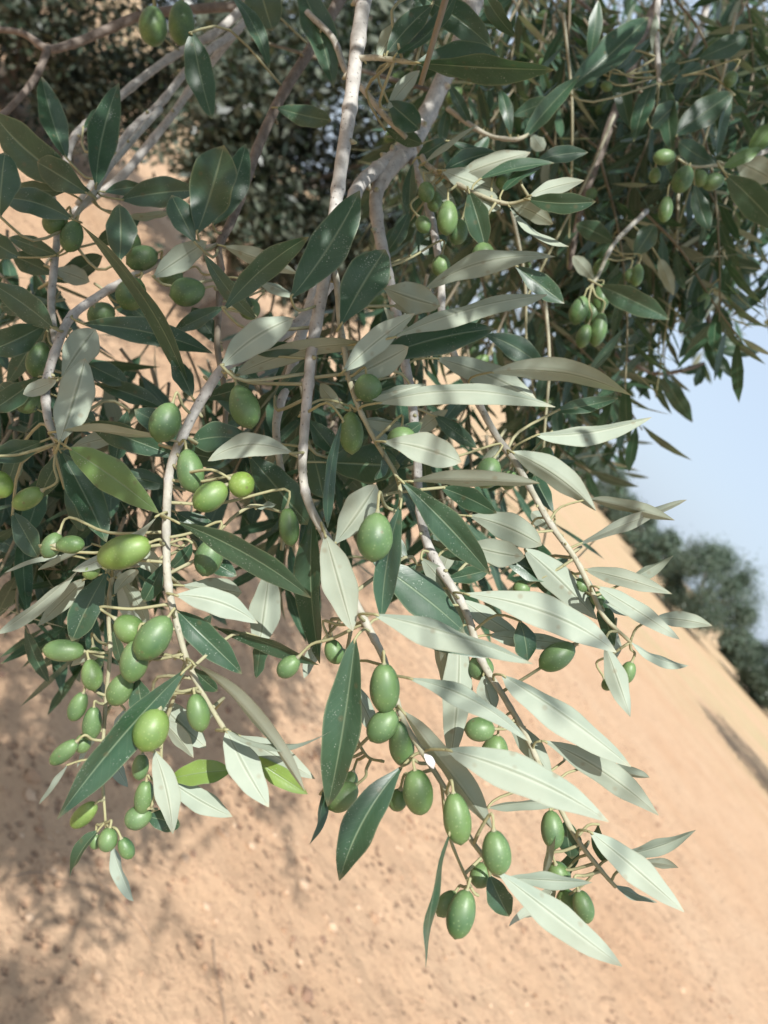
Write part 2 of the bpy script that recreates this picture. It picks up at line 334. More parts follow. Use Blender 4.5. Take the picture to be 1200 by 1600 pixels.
def olive_tree(loc, H, R, n, ls, seed, label, group=None, clumps=60, z0=.22, wr=.14):
    rng = random.Random(seed); e = empty('olive_tree', loc)
    t = trunk_mesh(rng, H, R, H*(.02 if group == 'background olive trees' else .035)).build('trunk', [M_WOOD]); t.parent = e
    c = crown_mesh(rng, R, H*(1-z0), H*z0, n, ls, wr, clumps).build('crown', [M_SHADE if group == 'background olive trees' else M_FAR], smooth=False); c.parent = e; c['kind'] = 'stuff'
    return tag(e, label, 'tree', group)
def at_dist(px, py, dist):     # azimuth of a picture point, on the ground at a distance
    d = CM @ Vector(((px-600)/F, -(py-800)/F, -1)); a = Vector((d.x, d.y, 0)).normalized(); return Vector((a.x*dist, a.y*dist, 0))
row = [(1088, 942, 43, 4.4, 2.7, 'largest and nearest grey-green olive tree of the row on the horizon', 11),
       (1215, 1062, 46, 3.6, 2.3, 'olive tree cut by the right edge of the picture, on the horizon', 12),
       (1152, 1018, 62, 2.6, 1.5, 'smaller olive tree between the largest one and the one at the right edge', 18),
       (1022, 874, 62, 3.6, 2.1, 'middle-sized olive tree directly left of the largest one', 13),
       (985, 832, 78, 3.7, 2.4, 'hazy olive tree second to the left of the largest one', 14),
       (952, 797, 95, 4.2, 3.0, 'hazy small olive tree third to the left of the largest one', 15),
       (925, 768, 110, 6.0, 3.6, 'faint olive tree at the left end of the horizon row, half behind a leaf', 16),
       (890, 735, 120, 6.0, 3.6, 'faint distant olive tree behind the hanging leaves at the far left of the row', 17)]
for px, py, D, H, R, lab, sd_ in row:
    olive_tree(at_dist(px, py, D), H, R, 42000 if D < 60 else 14000, .12 if D < 60 else .24, sd_, lab, 'olive trees along the horizon', 55, z0=-.02, wr=.25)
# trees of the same orchard close behind the branches
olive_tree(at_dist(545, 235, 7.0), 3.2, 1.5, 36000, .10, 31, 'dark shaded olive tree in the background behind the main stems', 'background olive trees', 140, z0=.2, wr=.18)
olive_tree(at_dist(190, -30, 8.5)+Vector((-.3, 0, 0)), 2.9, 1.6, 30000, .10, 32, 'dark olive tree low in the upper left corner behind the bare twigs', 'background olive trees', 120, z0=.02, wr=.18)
# a tree just past the right edge: only its shadow reaches the picture
olive_tree(Vector((9.6, 14.6, 0)), 4.0, 2.0, 8000, .15, 33, 'olive tree past the right edge whose shadow lies on the sand', None, 60)

# ------------------------------------------------------------------ the near olive tree
TREE = empty('olive_tree', (-2.1, 1.0, 0))
tag(TREE, 'near olive tree with long branches of silvery leaves and green olives hanging across the picture', 'tree')

def leaf_geom(mb, P0, P1, wd, nt_, W, bowv, shape, fold, rng, nseg=12, ms=3, mi=0, petiole=None, droop=0.0, wav=0.0):
    # P0 base, P1 tip, wd width direction, nt_ normal of the upper side
    ax = P1-P0; L = ax.length; verts = []; uvs = []; faces = []
    pk, sharp = shape; ph = rng.uniform(0, 6.28); tw = rng.uniform(-.55, .55)
    for i in range(nseg+1):
        t = i/nseg
        u = t**(math.log(.5)/math.log(pk)); h = max(0.0, math.sin(math.pi*min(1, u)))**sharp*W*.5
        if i == 0: h = W*.035
        if i == nseg: h = W*.012
        c = P0+ax*t+bowv*(4*t*(1-t))+nt_*(droop*4*t*(1-t))
        ca, sa = math.cos(tw*(t-.5)), math.sin(tw*(t-.5)); w_ = wd*ca+nt_*sa; n_ = nt_*ca-wd*sa
        for k in range(-ms, ms+1):
            s = k/ms; e = 1-abs(s)
            zz = fold*h*(abs(s)**1.1) - .12*h*max(0, abs(s)-.6)*2
            zz += wav*h*abs(s)*math.sin(t*11+ph+(2 if s > 0 else 0))
            ww = 1+.05*math.sin(t*17+ph+(1.3 if s > 0 else 0))*abs(s)
            verts.append(c+w_*(s*h*ww)+n_*zz); uvs.append((s, t))
    m = 2*ms+1
    for i in range(nseg):
        for k in range(m-1):
            a = i*m+k; faces.append((a, a+1, a+m+1, a+m))
    # upper side outwards
    v = verts; a, b, c_, d = faces[(nseg//2)*(m-1)]
    fn = (v[b]-v[a]).cross(v[d]-v[a])
    if fn.dot(nt_) < 0: faces = [f[::-1] for f in faces]
    mb.add(verts, faces, uvs, mi)
    if petiole is not None:
        q = petiole; d0 = (P0-P1).normalized(); g = (q-P0).length
        p1 = P0+d0*g*.4
        pts = catmull([P0+ax*.03, P0, p1.lerp(q, .45), q], 3)
        rr = .00062 if g < .03 else .0008
        tube(mb, pts, [rr*.75+(rr*.35)*(i/(len(pts)-1)) for i in range(len(pts))], 5, mi=1)

def olive_geom(mb, A, B, wid, q, rng, mi=0):
    ax = (B-A); L = ax.length; d = ax.normalized(); n1 = d.orthogonal().normalized(); n2 = d.cross(n1)
    NS, NR = 14, 16; verts = []; faces = []
    sk = rng.uniform(.92, 1.08)
    for i in range(NS+1):
        t = i/NS; r = wid*.5*max(0, math.sin(math.pi*t**sk))**.44*(1-.05*math.cos(math.pi*t))
        if i == 0: r = wid*.07
        if i == NS: r = wid*.02
        c = A+ax*t
        if i == NS: c = c+d*L*.025
        for k in range(NR):
            a = 2*math.pi*k/NR; verts.append(c+(n1*math.cos(a)+n2*math.sin(a))*r)
    for i in range(NS):
        for k in range(NR): k2 = (k+1) % NR; faces.append((i*NR+k, i*NR+k2, (i+1)*NR+k2, (i+1)*NR+k))
    faces.append(tuple(range(NR-1, -1, -1))); faces.append(tuple(NS*NR+k for k in range(NR)))
    mb.add(verts, faces, None, mi)
    if q is not None:
        g = (q-A).length; p1 = A-d*min(.008, g*.4)
        pts = catmull([A+d*.0008, p1, p1.lerp(q, .5)+Vector((0, 0, -.1*g)), q], 4)
        n = len(pts); tube(mb, pts, [.0014 if i == 0 else .00055+.0002*(i/n) for i in range(n)], 6, mi=1)

class Br:
    """a stem given by picture points with depth (cm) and half-width (picture px)"""
    def __init__(s, pts, label=None, sides=9):
        s.c = catmull(pts, 7); s.pts = [W3(p[0], p[1], p[2]/100) for p in s.c]; s.rad = [max(.0006, p[3]*p[2]/100/F) for p in s.c]
        s.label = label; s.side = sides; s.obj = None; s.dark = False
    def near(s, x, y):
        b = min(range(len(s.c)), key=lambda i: (s.c[i][0]-x)**2+(s.c[i][1]-y)**2); return b
    def build(s, rng, extra=None):
        mb = MB(); r = [q*(1+(.16 if i % 9 in (0,) else 0)+rng.uniform(-.03, .03)) for i, q in enumerate(s.rad)]
        tube(mb, s.pts, r, s.side, rng=rng, knots=.03)
        for i in range(4, len(s.pts)-2, 9):          # leaf scars and buds
            if s.rad[i] > .0012:
                d = (s.pts[i+1]-s.pts[i-1]).normalized(); nn = Matrix.Rotation(rng.uniform(0, 6.28), 3, d) @ d.orthogonal().normalized()
                a = s.pts[i]+nn*s.rad[i]*.7; e = a+nn*s.rad[i]*rng.uniform(.7, 1.3)+d*s.rad[i]*.5
                tube(mb, [a, a.lerp(e, .6), e], [s.rad[i]*.5, s.rad[i]*.4, s.rad[i]*.15], 5)
        s.obj = mb.build('branch', [M_BARK_D if s.dark else M_BARK], TREE, origin=s.pts[0])
        if s.label: s.obj['label'] = s.label
BR = {}
def B(key, pts, label=None): BR[key] = Br(pts, label)
B('main', [(600,-160,47,15),(583,-60,43,13),(567,10,41,12),(555,100,39,11.5),(545,180,37.5,11),(530,280,36,10.5),(518,370,35,10),(508,430,34.5,10),(488,540,34,9),(482,600,33.5,8.5),(475,680,33,7.5),(473,740,32.5,7),(484,790,32,7),(515,850,31.5,7),(545,920,31,7),(575,980,30.5,6.5),(600,1030,30.5,5.5),(628,1120,30,5),(660,1175,29.5,4.5),(700,1240,29,4.2),(735,1310,28.5,4.2),(775,1360,28,3.6)], 'main stem running down the middle of the picture')
B('right', [(770,-120,60,17),(745,-20,56,15),(718,70,53,14),(690,130,51,14),(665,185,49,14),(640,228,47,16),(605,268,45,13),(588,305,44,11),(590,350,43,10),(600,400,42,9),(615,470,41,8),(632,560,40,7.5),(645,640,39,7.5),(652,720,38,7),(655,790,37,7),(668,850,36,7.5),(692,895,35,7.5),(728,955,34.5,6),(752,1030,34,6),(788,1090,33.5,5),(820,1145,33,4.5),(850,1210,32.5,4),(895,1300,32,4),(935,1355,32,3.6),(962,1386,32,3)], 'long pale stem right of the main one, ending in silvery leaves')
B('second', [(640,228,47,14),(600,258,45,12),(565,285,43,11),(548,320,41,10),(528,375,40,9),(500,430,39,9),(478,500,38,8.5),(455,580,37,8),(432,660,36,6.5),(440,740,36,5),(450,790,36,4),(440,860,36,3)], 'grey stem crossing behind the main stem')
B('fork', [(513,405,35,7),(526,440,34.5,5.5),(531,500,34,5),(538,545,33.8,4.6),(545,590,33.5,4.4),(562,640,33,4),(590,695,32.5,3.8),(618,740,32,3.4),(626,775,31.5,3),(622,800,31.3,2)], 'slender side stem curving beside the main stem')
B('far_right', [(640,235,47,7),(668,320,45,6.5),(688,420,43,6),(692,500,42,6),(718,575,41,5.5),(745,625,40,5.5),(775,680,39,5.5),(805,722,38,5.5),(835,775,37.5,5),(862,822,37,5),(898,872,36.5,4.5),(925,925,36,4),(945,965,36,3.6),(985,1003,36,2.4)], 'slender stem ending in narrow silvery leaves against the far trees')
B('left', [(520,440,37,8),(470,500,36.5,8),(400,552,35,8),(352,572,34,8),(318,620,33.5,8),(290,672,33,7.5),(268,725,32.5,7),(261,785,32,6.8),(260,850,32,6.5),(263,915,31.5,6.2),(274,965,31.5,5.5),(292,1030,31,4.8),(316,1082,31,4.2),(352,1142,30.5,3.6)], 'curved pale stem carrying the olive clusters at the left')
B('upper_left', [(620,-160,62,12),(560,-60,58,10),(528,5,54,9),(480,85,51,8.5),(440,150,49,8),(405,225,47,7.5),(385,285,45,7),(362,345,43,7),(342,385,42,6),(345,420,41.5,5.5),(342,480,41,5.5),(340,545,40,5),(352,620,39,4.5),(350,700,38,4)], 'thin stem in shade left of the main stem')
B('side', [(342,385,42,5.5),(285,395,42,5),(210,430,41,6),(150,465,40,6.5),(110,497,39,7),(88,545,38,7),(72,602,37,7),(75,655,36,6.5),(90,692,35,5)], 'forked twig at the left edge with brown-backed leaves')
B('edge', [(78,290,46,5),(90,350,44,5),(84,420,42,6),(80,480,40.5,6),(88,545,38.5,6)], 'upright twig joining the fork at the left edge')
B('cluster_left', [(250,170,52,5),(170,262,46,5),(148,300,43,5),(120,335,42,4),(112,375,42,3)], 'twig with dark leaves at the upper left')
B('bare_a', [(480,-40,75,9),(400,5,70,8),(330,12,68,7),(230,22,66,7),(170,45,65,7),(120,66,64,6.5),(75,76,63,6.5),(35,52,63,5),(-20,44,63,4.5)], 'bare brown twig across the upper left corner')
B('bare_a2', [(75,76,63,6),(55,122,62,5.5),(22,162,61,5),(-20,200,60,4.5)])
B('bare_b', [(430,-40,68,8),(345,45,64,6.5),(290,76,62,6.2),(245,105,60,6),(198,142,58,6),(140,190,56,6),(112,222,55,6),(98,285,54,4)], 'bare pale twig at the upper left, topmost of three')
B('bare_c', [(460,-60,66,8),(375,42,62,6.5),(330,76,60,6.2),(295,106,59,6),(250,162,57,6),(208,200,56,6),(175,242,55,5.5),(120,320,54,4)], 'bare pale twig at the upper left, middle of three')
B('bare_d', [(375,42,62,6),(308,125,63,6),(265,185,62,6),(222,238,61,6.5),(185,280,60,6),(110,335,59,5)], 'bare pale twig at the upper left, lowest of three')
B('node_top', [(558,92,39,5),(580,90,38.5,4.5),(605,92,38,4),(650,99,37.5,3)], 'short pale side shoot with big leaves at the top')
B('cross', [(480,20,47,5),(520,60,46,5),(540,110,45,5),(568,140,43.5,5),(600,180,43,4.5),(635,215,43,4)], 'thin twig crossing behind the main stem at the top')
B('shoot_a', [(652,215,46,6),(665,255,43,4.5),(700,278,42,4),(738,300,41,3.5),(790,318,40.5,3),(828,310,40,2)], 'leafy side shoot right of the thick node')
B('shoot_b', [(700,170,55,4),(735,195,54,4),(765,212,53,3.5),(805,218,52,3.5),(830,208,52,2.5)], 'shaded twig with upright leaves at the top right')
B('hang_a', [(1040,-60,62,6),(1028,0,60,5),(1026,60,58,4.5),(1030,130,57,4)], 'hanging twig with narrow leaves at the top right')
B('hang_b', [(1040,-20,76,8),(1005,50,74,7),(980,130,72,7),(955,190,70,7),(938,240,69,6.5),(915,300,68,6),(900,360,68,5),(890,420,67,4)], 'pale bare stem in the foliage at the upper right')
B('hang_c', [(1110,-40,80,6),(1100,30,78,5),(1082,80,77,4.5),(1070,120,76,4)])
B('olives_right', [(1260,215,60,5),(1200,235,58,4),(1165,250,57,3.5),(1120,258,56,2.6),(1082,260,55,2.2),(1055,245,55,2)], 'yellowish fruiting twig entering from the right edge')
B('grape', [(1010,330,64,4),(960,380,60,3.5),(935,430,57,3),(925,445,56,2.6)], 'twig above the hanging cluster of small olives')
B('sky_a', [(880,460,88,6),(940,535,86,4),(980,562,85,3.4),(1020,583,84,3),(1060,580,84,3),(1100,568,84,3)], 'thin dark twig against the sky')
B('sky_b', [(1150,300,88,6),(1115,400,86,5),(1105,480,85,4),(1118,535,84,3)], 'dark leafy twig hanging against the sky')
B('low_left', [(265,870,37,4),(230,880,36.5,4),(180,895,36,3.6),(170,960,35.5,3.4),(172,1018,35,3.2),(165,1100,35,3),(160,1200,34.5,2.6),(165,1285,34,2)], 'thin fruiting twig hanging at the lower left')
B('low_twig', [(292,1030,31.3,3.5),(270,1095,32,3),(254,1150,32.5,2.6),(250,1215,32.5,2.2),(236,1262,32.5,1.6)], 'thin twig with yellow-green leaves at the lower left')
B('fruit_mid', [(440,800,35,2),(400,790,34,3),(375,800,33.5,2.6),(352,820,33,2.4),(330,845,33,2)], 'little dried flower stalk between the left olives')
B('fruit_low', [(548,985,32,3),(535,1070,33,2.8),(548,1130,33,2.6),(572,1180,32.5,2.4),(600,1190,32,2)], 'thin fruit stalk below the big green leaf')
B('tipfruit', [(690,1225,29.5,3),(700,1300,30,2),(735,1385,29.5,2),(748,1400,29.5,1.6)])
rb = random.Random(3)
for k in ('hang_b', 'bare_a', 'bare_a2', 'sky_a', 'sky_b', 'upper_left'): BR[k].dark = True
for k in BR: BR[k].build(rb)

LEAFN = 0
def mk_leaf(brk, x0, y0, x1, y1, w, side, bow=0, dz=0.0, tipdz=None, mat_=None, wav=.05, shade=None):
    global LEAFN
    rng = random.Random(int(x0*7+y0*13+x1*3+y1)); b = BR[brk]; i = b.near(x0, y0)
    z0 = b.c[i][2]/100+dz/100; z0 = max(.2, z0)
    Lp = math.hypot(x1-x0, y1-y0); Lr = Lp*z0/F
    td = (rng.uniform(-.28, .22)*Lr) if tipdz is None else tipdz*Lr
    P0 = Vector(((x0-600)/F*z0, -(y0-800)/F*z0, -z0)); z1 = z0+td; P1 = Vector(((x1-600)/F*z1, -(y1-800)/F*z1, -z1))
    a = (P1-P0).normalized(); view = -((P0+P1)*.5).normalized(); p = a.cross(view).normalized()
    wr = w*z0/F; nat = min(.016, max(.009, Lr*.24)); Wr = max(wr/.97, nat if wr < nat*.8 else wr/.97)
    ph = math.acos(min(1, wr/Wr))*rng.choice((-1, 1)); n0 = p.cross(a); 
    if n0.dot(view) < 0: n0 = -n0
    wd = p*math.cos(ph)+n0*math.sin(ph); nn = a.cross(wd).normalized()
    if nn.dot(view) < 0: nn = -nn
    ntop = nn if side == 't' else -nn
    d2 = Vector((x1-x0, y1-y0)).normalized(); bw = Vector((d2.y, d2.x, 0))*0
    bw = Vector((d2.y, d2.x, 0))  # placeholder, set next
    bw = Vector((d2.y, -(-d2.x), 0)); bw = Vector((d2.y, d2.x, 0))   # picture normal (dy,-dx) with y up
    bowv = bw*((bow+(rng.uniform(-.035, .035)*Lp if bow == 0 else 0))*z0/F)
    asp = w/Lp
    if asp > .36: shape = (rng.uniform(.52, .62), .70)
    else: shape = (rng.uniform(.42, .55), rng.uniform(.74, .9))
    mb = MB(); q = b.pts[i]
    T = lambda v: CP+CM @ v
    leaf_geom(mb, T(P0), T(P1), CM @ wd, CM @ ntop, Wr, CM @ bowv, shape, (rng.uniform(.12, .55) if asp < .3 else rng.uniform(-.05, .35)), rng, 16, 3, 0, q, droop=rng.uniform(-.08, .10)*Lr, wav=wav+rng.uniform(0, .09))
    m = {None: M_LEAF, 'y': M_LEAF_Y, 'g': M_LEAF_G}[mat_]
    o = mb.build('leaf', [m, M_BARK], b.obj, origin=T(P0)); LEAFN += 1
    if mat_ == 'y': o['label'] = 'yellow-green young leaf'
    return o
def LV(brk, rows):
    for r in rows:
        kw = r[-1] if isinstance(r[-1], dict) else {}
        a = r[:-1] if kw else r
        mk_leaf(brk, *a, **kw)
D = dict
LV('main', [
 (455,465,562,298,62,'t',0,D(dz=-2,tipdz=.1)),  
   
   
  (347,572,458,497,50,'u',8,D(dz=-2)), (390,549,470,546,26,'t',4), (368,587,590,540,30,'u',8,D(dz=1)),
 (457,708,325,720,38,'u',-18,D(dz=-1)), (402,692,300,690,46,'t',-6,D(dz=1)), (390,712,482,820,56,'t',0,D(dz=3)), (482,655,522,705,34,'t',0,D(dz=2)),
 (486,700,505,778,50,'t',0,D(dz=3)), (535,655,512,825,18,'t',-4,D(dz=-2)), (505,722,625,728,62,'t',0,D(dz=2)), (523,850,588,757,52,'u',0,D(dz=-1)),
 (508,835,551,986,54,'u',0,D(dz=-2)), (490,795,500,1037,42,'t',0,D(dz=1.5)),  
   (690,762,776,802,34,'t',0,D(dz=2)),
 (585,960,833,1037,38,'u',8,D(dz=-2)), (582,875,726,988,62,'t',0,D(dz=2)), (605,965,763,1028,36,'t',0,D(dz=.5)),
 (640,1060,826,1158,32,'u',10,D(dz=-1.5)), (555,998,512,1260,58,'t',0,D(dz=-1)), (628,1198,530,1376,54,'t',-8,D(dz=0)), (505,1235,483,1320,15,'t',3,D(dz=2)),
 (700,1172,951,1284,58,'u',8,D(dz=-2,tipdz=-.1)), (630,1112,769,1296,36,'u',4,D(dz=-1)), (778,1362,972,1510,48,'u',6,D(dz=0,tipdz=-.1)), (790,1372,925,1379,24,'u',8,D(dz=1)),
 (703,1300,665,1513,12,'t',-8,D(dz=-1)), (765,1368,795,1432,38,'t',0,D(dz=1.5)), (545,1060,592,1155,28,'u',0,D(dz=2)), (505,1000,475,1060,20,'u',0,D(dz=3)),
 (490,890,480,950,30,'t',0,D(dz=3)), (650,880,600,940,34,'t',0,D(dz=4)), (350,484,482,370,40,'t',6,D(dz=-1)), (430,620,480,560,22,'t',0,D(dz=3)),
  (640,600,560,640,26,'t',0,D(dz=3)), (590,700,660,660,30,'t',0,D(dz=4)),(560,640,620,700,14,'u',0,D(dz=1)),
 (520,1005,560,1050,24,'t',0,D(dz=4))])
LV('fork', [(537,580,648,490,38,'u',0,D(dz=-1.5)), (600,450,688,478,46,'u',0,D(dz=3,wav=.15)), (612,478,668,480,28,'u',0,D(dz=4)), (612,528,855,460,32,'u',8,D(dz=-1)), (575,565,772,514,50,'t',0,D(dz=1)), (540,592,638,542,46,'u',0,D(dz=0)), (590,630,868,636,34,'u',20,D(dz=-1)), (575,622,665,600,22,'u',0,D(dz=-.5)), (628,752,766,898,50,'t',6,D(dz=-1)), (626,790,596,968,40,'t',-6,D(dz=-1.2)), (600,690,721,722,48,'u',4,D(dz=-1)), (640,752,843,755,26,'u',3,D(dz=-1)), (540,640,500,600,24,'u',0,D(dz=1)), (533,507,602,390,66,'t',0,D(dz=-1.5)), (570,655,640,665,20,'u',0,D(dz=.5)), (600,700,585,750,14,'t')])
LV('right', [
 (682,560,838,624,42,'u',8), (664,452,868,401,34,'u',10,D(dz=-3)), (733,806,847,852,46,'u',4,D(dz=-1)), (728,850,820,870,42,'u',0,D(dz=0)),
 (728,928,963,1019,54,'u',14,D(dz=-2)), (658,872,723,980,38,'u',6,D(dz=-1)), (717,985,703,1192,46,'u',0,D(dz=0)), (664,975,690,1068,16,'u'), (678,940,720,1050,40,'u',0,D(dz=1)),
 (785,1055,986,1198,46,'u',10,D(dz=-1)), (790,1122,862,1218,34,'u'), (850,1158,1029,1274,44,'u',6,D(dz=-.5)), (922,1300,1069,1425,44,'u',5,D(dz=-1)),
 (958,1338,1087,1297,22,'u',-6), (985,1352,1060,1356,14,'u'), (962,1384,1027,1410,12,'u'), (858,1268,848,1371,14,'u'),
 (762,1262,885,1255,16,'u',3), (722,938,818,998,30,'u'), (765,992,905,1008,26,'u'), (812,970,824,1034,36,'t',0,D(dz=-1)), (755,1055,772,1112,34,'u'),
 (885,1282,893,1342,38,'t'), (935,1288,944,1348,24,'t'), (850,1424,795,1448,14,'u'), (868,1380,840,1430,26,'u',0,D(dz=1)), (940,1195,1015,1215,18,'u',0,D(dz=1)),
 (640,540,600,480,24,'u'), (640,880,600,830,30,'t',0,D(dz=1)), (700,905,765,890,26,'t'), (710,830,690,900,26,'u',0,D(dz=2)), (660,840,745,870,22,'t',0,D(dz=1)),
 (880,1190,925,1150,12,'u',0,D(dz=1)), (905,1330,860,1385,22,'t',0,D(dz=2)), (680,650,745,700,26,'t',0,D(dz=3)), (640,690,700,640,24,'u',0,D(dz=4)),
 (690,900,740,1000,30,'t',0,D(dz=3)), (785,870,860,905,36,'t',0,D(dz=2)), (640,400,700,370,26,'t',0,D(dz=2)), (600,400,640,330,22,'t',0,D(dz=2))])
LV('far_right', [
 (765,582,986,618,37,'u',6,D(dz=-2)), (838,680,1018,652,31,'u',4,D(dz=-1)), (870,642,966,622,24,'t',0,D(dz=1)), (805,415,882,474,34,'t',0,D(dz=-1)),
 (755,522,851,578,38,'t',8,D(dz=1)), (820,858,933,968,46,'u',6,D(dz=-1)), (800,706,931,798,42,'u',10,D(dz=-1)), (920,780,1054,813,22,'u'), (905,850,1073,781,20,'u',-3),
 (915,890,1050,928,28,'u',5), (933,917,1062,999,30,'u',4,D(dz=-1)), (980,908,1052,868,18,'u'), (1025,965,1113,978,26,'u',3), (985,1002,1076,1040,16,'u',-3),
 (945,1008,985,1120,34,'u',0,D(dz=-1)), (828,828,866,935,46,'t',0,D(dz=1)), (905,890,925,960,24,'t',0,D(dz=1)), (865,800,835,740,26,'t',0,D(dz=2)),
 (940,940,960,1010,26,'t',0,D(dz=1)), (740,600,690,660,26,'t',0,D(dz=4)), (890,870,840,910,30,'t',0,D(dz=3)), (930,930,1000,960,18,'u',0,D(dz=2)), (850,900,900,960,26,'t',0,D(dz=3)),
 (870,830,830,800,24,'u',0,D(dz=2)), (780,690,740,760,30,'u',0,D(dz=3)), (960,980,950,1040,20,'u',0,D(dz=2)), (820,745,900,720,24,'t',0,D(dz=3)), (700,520,760,470,26,'t',0,D(dz=3))])
LV('left', [
 (275,815,486,934,42,'t',10,D(dz=-2)), (275,930,403,974,42,'u',10,D(dz=-1)), (285,915,378,926,36,'u',0,D(dz=1)), (278,955,378,1053,44,'t',4,D(dz=0)),
 (422,885,405,1012,48,'u',0,D(dz=2)), (408,998,400,1060,22,'t',0,D(dz=2)), (335,980,498,1039,22,'t',6,D(dz=1)), (300,1034,476,1236,20,'u',30,D(dz=-1)),
 (352,1140,516,1143,9,'u',-8,D(dz=-1.5)), (354,1142,420,1261,48,'u',0,D(dz=-.5)), (375,1150,492,1217,34,'u',4,D(dz=1)), (385,1178,481,1241,30,'t',0,D(dz=.5,mat_='y')),
  (288,1048,89,1280,52,'t',0,D(dz=-1.5,tipdz=-.2)),
 (246,806,113,892,24,'u',6,D(dz=-1)), (300,848,268,888,22,'t'), (238,1088,322,1168,42,'u',0,D(dz=2)), (215,1058,226,1122,36,'t',0,D(dz=1)), (245,1120,302,1184,26,'u',0,D(dz=1)),
 (296,1040,340,1080,24,'t',0,D(dz=2)), (402,500,318,396,28,'t',8,D(dz=-1)), (300,620,270,560,30,'t',0,D(dz=2)), (318,622,390,600,28,'t',0,D(dz=2)),
 (300,690,210,640,40,'t',0,D(dz=3)), (265,760,190,740,32,'t',0,D(dz=3)), (275,800,340,840,36,'t',0,D(dz=2)), (262,900,210,860,30,'u',0,D(dz=3)),
 (330,600,400,660,30,'t',0,D(dz=2)), (270,700,350,720,34,'t',0,D(dz=3)), (350,480,270,520,26,'t',0,D(dz=5)), (290,1010,330,960,22,'t',0,D(dz=3)), (300,860,370,900,30,'t',0,D(dz=2)),
 (255,880,225,940,28,'t',0,D(dz=2)), (335,1110,290,1160,20,'u',0,D(dz=3))])
LV('upper_left', [
 (308,364,350,227,70,'t',0,D(dz=-3,wav=.2)), (333,352,384,225,46,'t',-8,D(dz=-1)), (306,380,268,305,40,'t',0,D(dz=-3)), (350,385,466,428,28,'u',0,D(dz=-1)), (400,440,464,466,16,'u'),
 (240,433,323,377,38,'u',0,D(dz=-2)), (300,50,331,186,44,'t',0,D(dz=-6)), (362,-8,421,108,24,'t',0,D(dz=-6)), (400,-45,426,48,60,'t',0,D(dz=-6)),
 (468,-22,521,137,48,'t',4,D(dz=-6)), (432,168,518,188,32,'t',0,D(dz=-1)), (395,480,350,440,30,'t',0,D(dz=1)), (345,540,300,480,30,'t',0,D(dz=1)), (345,560,410,600,26,'t')])
LV('side', [
 (108,700,248,802,52,'t',0,D(dz=-2,mat_='g')), (94,704,166,847,48,'t',0,D(dz=0)), (93,692,133,560,56,'u',0,D(dz=-2,wav=.12)), (97,590,149,514,50,'u',0,D(dz=-1)), (90,594,36,616,24,'u',0,D(dz=-1)),
 (98,674,286,693,13,'u',8,D(dz=-2)), (140,662,282,716,38,'t',4,D(dz=1)), (62,588,-14,642,36,'t'), (65,690,-14,716,36,'t'), (130,506,332,552,42,'t',6,D(dz=-1)),
 (295,610,125,350,24,'t',-40,D(dz=-5)), (70,508,-18,549,46,'t'), (82,512,-18,440,44,'t',0,D(dz=-1)), (165,455,230,500,34,'t',0,D(dz=3)), (100,700,60,780,30,'t',0,D(dz=3)),
 (110,700,190,680,26,'u',0,D(dz=2)), (120,560,200,600,34,'t',0,D(dz=3)), (150,600,260,640,30,'t',0,D(dz=4)), (90,620,150,660,34,'t',0,D(dz=2)), (60,640,0,600,38,'t',0,D(dz=2)), (30,700,0,780,28,'t',0,D(dz=3)),
 (20,800,60,872,36,'t',0,D(dz=2)), (100,760,130,830,30,'t',0,D(dz=3)), (200,640,180,720,34,'t',0,D(dz=4))])
LV('cluster_left', [
 (142,302,-12,174,60,'t',8,D(dz=-1)), (136,302,58,253,48,'t',0,D(dz=-2)), (104,247,65,120,38,'t',0,D(dz=1)), (150,290,186,129,46,'t',0,D(dz=-1)), (112,342,2,310,42,'t',-6,D(dz=-2)),
 (102,299,28,289,24,'t'), (163,300,224,291,22,'t'), (190,312,306,298,44,'t',5,D(dz=-1)), (195,341,266,332,13,'u',3), (186,408,186,319,46,'t',0,D(dz=-2)), (92,400,14,371,28,'t'), (32,402,-22,368,38,'t'),
 (0,338,8,238,50,'t',0,D(dz=-4)), (150,380,220,340,28,'t',0,D(dz=3)), (130,200,165,170,20,'t',0,D(dz=3))])
LV('edge', [(80,470,0,480,36,'t',0,D(dz=3)), (84,430,20,400,34,'t',0,D(dz=2)), (85,420,140,440,30,'u',0,D(dz=3)), (80,480,10,600,34,'t',0,D(dz=4)), (84,440,160,400,34,'t',0,D(dz=4))])
LV('node_top', [
 (652,98,866,109,38,'t',-4,D(dz=-1)), (650,98,786,96,52,'t',6,D(dz=0)), (605,82,676,7,36,'t'), (618,86,716,-18,22,'t',-6,D(dz=-.5)), (588,92,622,34,30,'u'), (650,-8,769,76,46,'t',5,D(dz=2)),
 (758,-8,806,58,26,'t',0,D(dz=4)), (605,172,656,110,24,'u',0,D(dz=4)), (606,158,656,202,42,'t',0,D(dz=4)), (600,200,660,225,24,'t',0,D(dz=6))])
LV('shoot_a', [
 (664,254,747,194,9,'u',0,D(dz=-1)), (652,246,696,219,26,'t'), (695,266,776,238,30,'t',4,D(dz=-1)), (710,279,829,238,32,'u',0,D(dz=0)), (700,220,816,256,16,'t',3), (750,280,866,255,18,'t'),
 (690,266,781,298,38,'u',0,D(dz=-1)), (728,300,782,326,32,'u'), (785,299,846,262,15,'t'), (840,251,919,238,26,'t',4,D(dz=2)), (828,306,913,282,24,'u',5,D(dz=-1)), (826,312,931,315,31,'t',0,D(dz=-1)),
 (797,318,864,350,27,'u'), (795,322,889,385,11,'u',-2), (645,254,641,347,22,'t'), (655,262,713,321,22,'u'), (733,300,758,386,38,'t',0,D(dz=-1)), (640,345,602,380,22,'t',0,D(dz=3))])
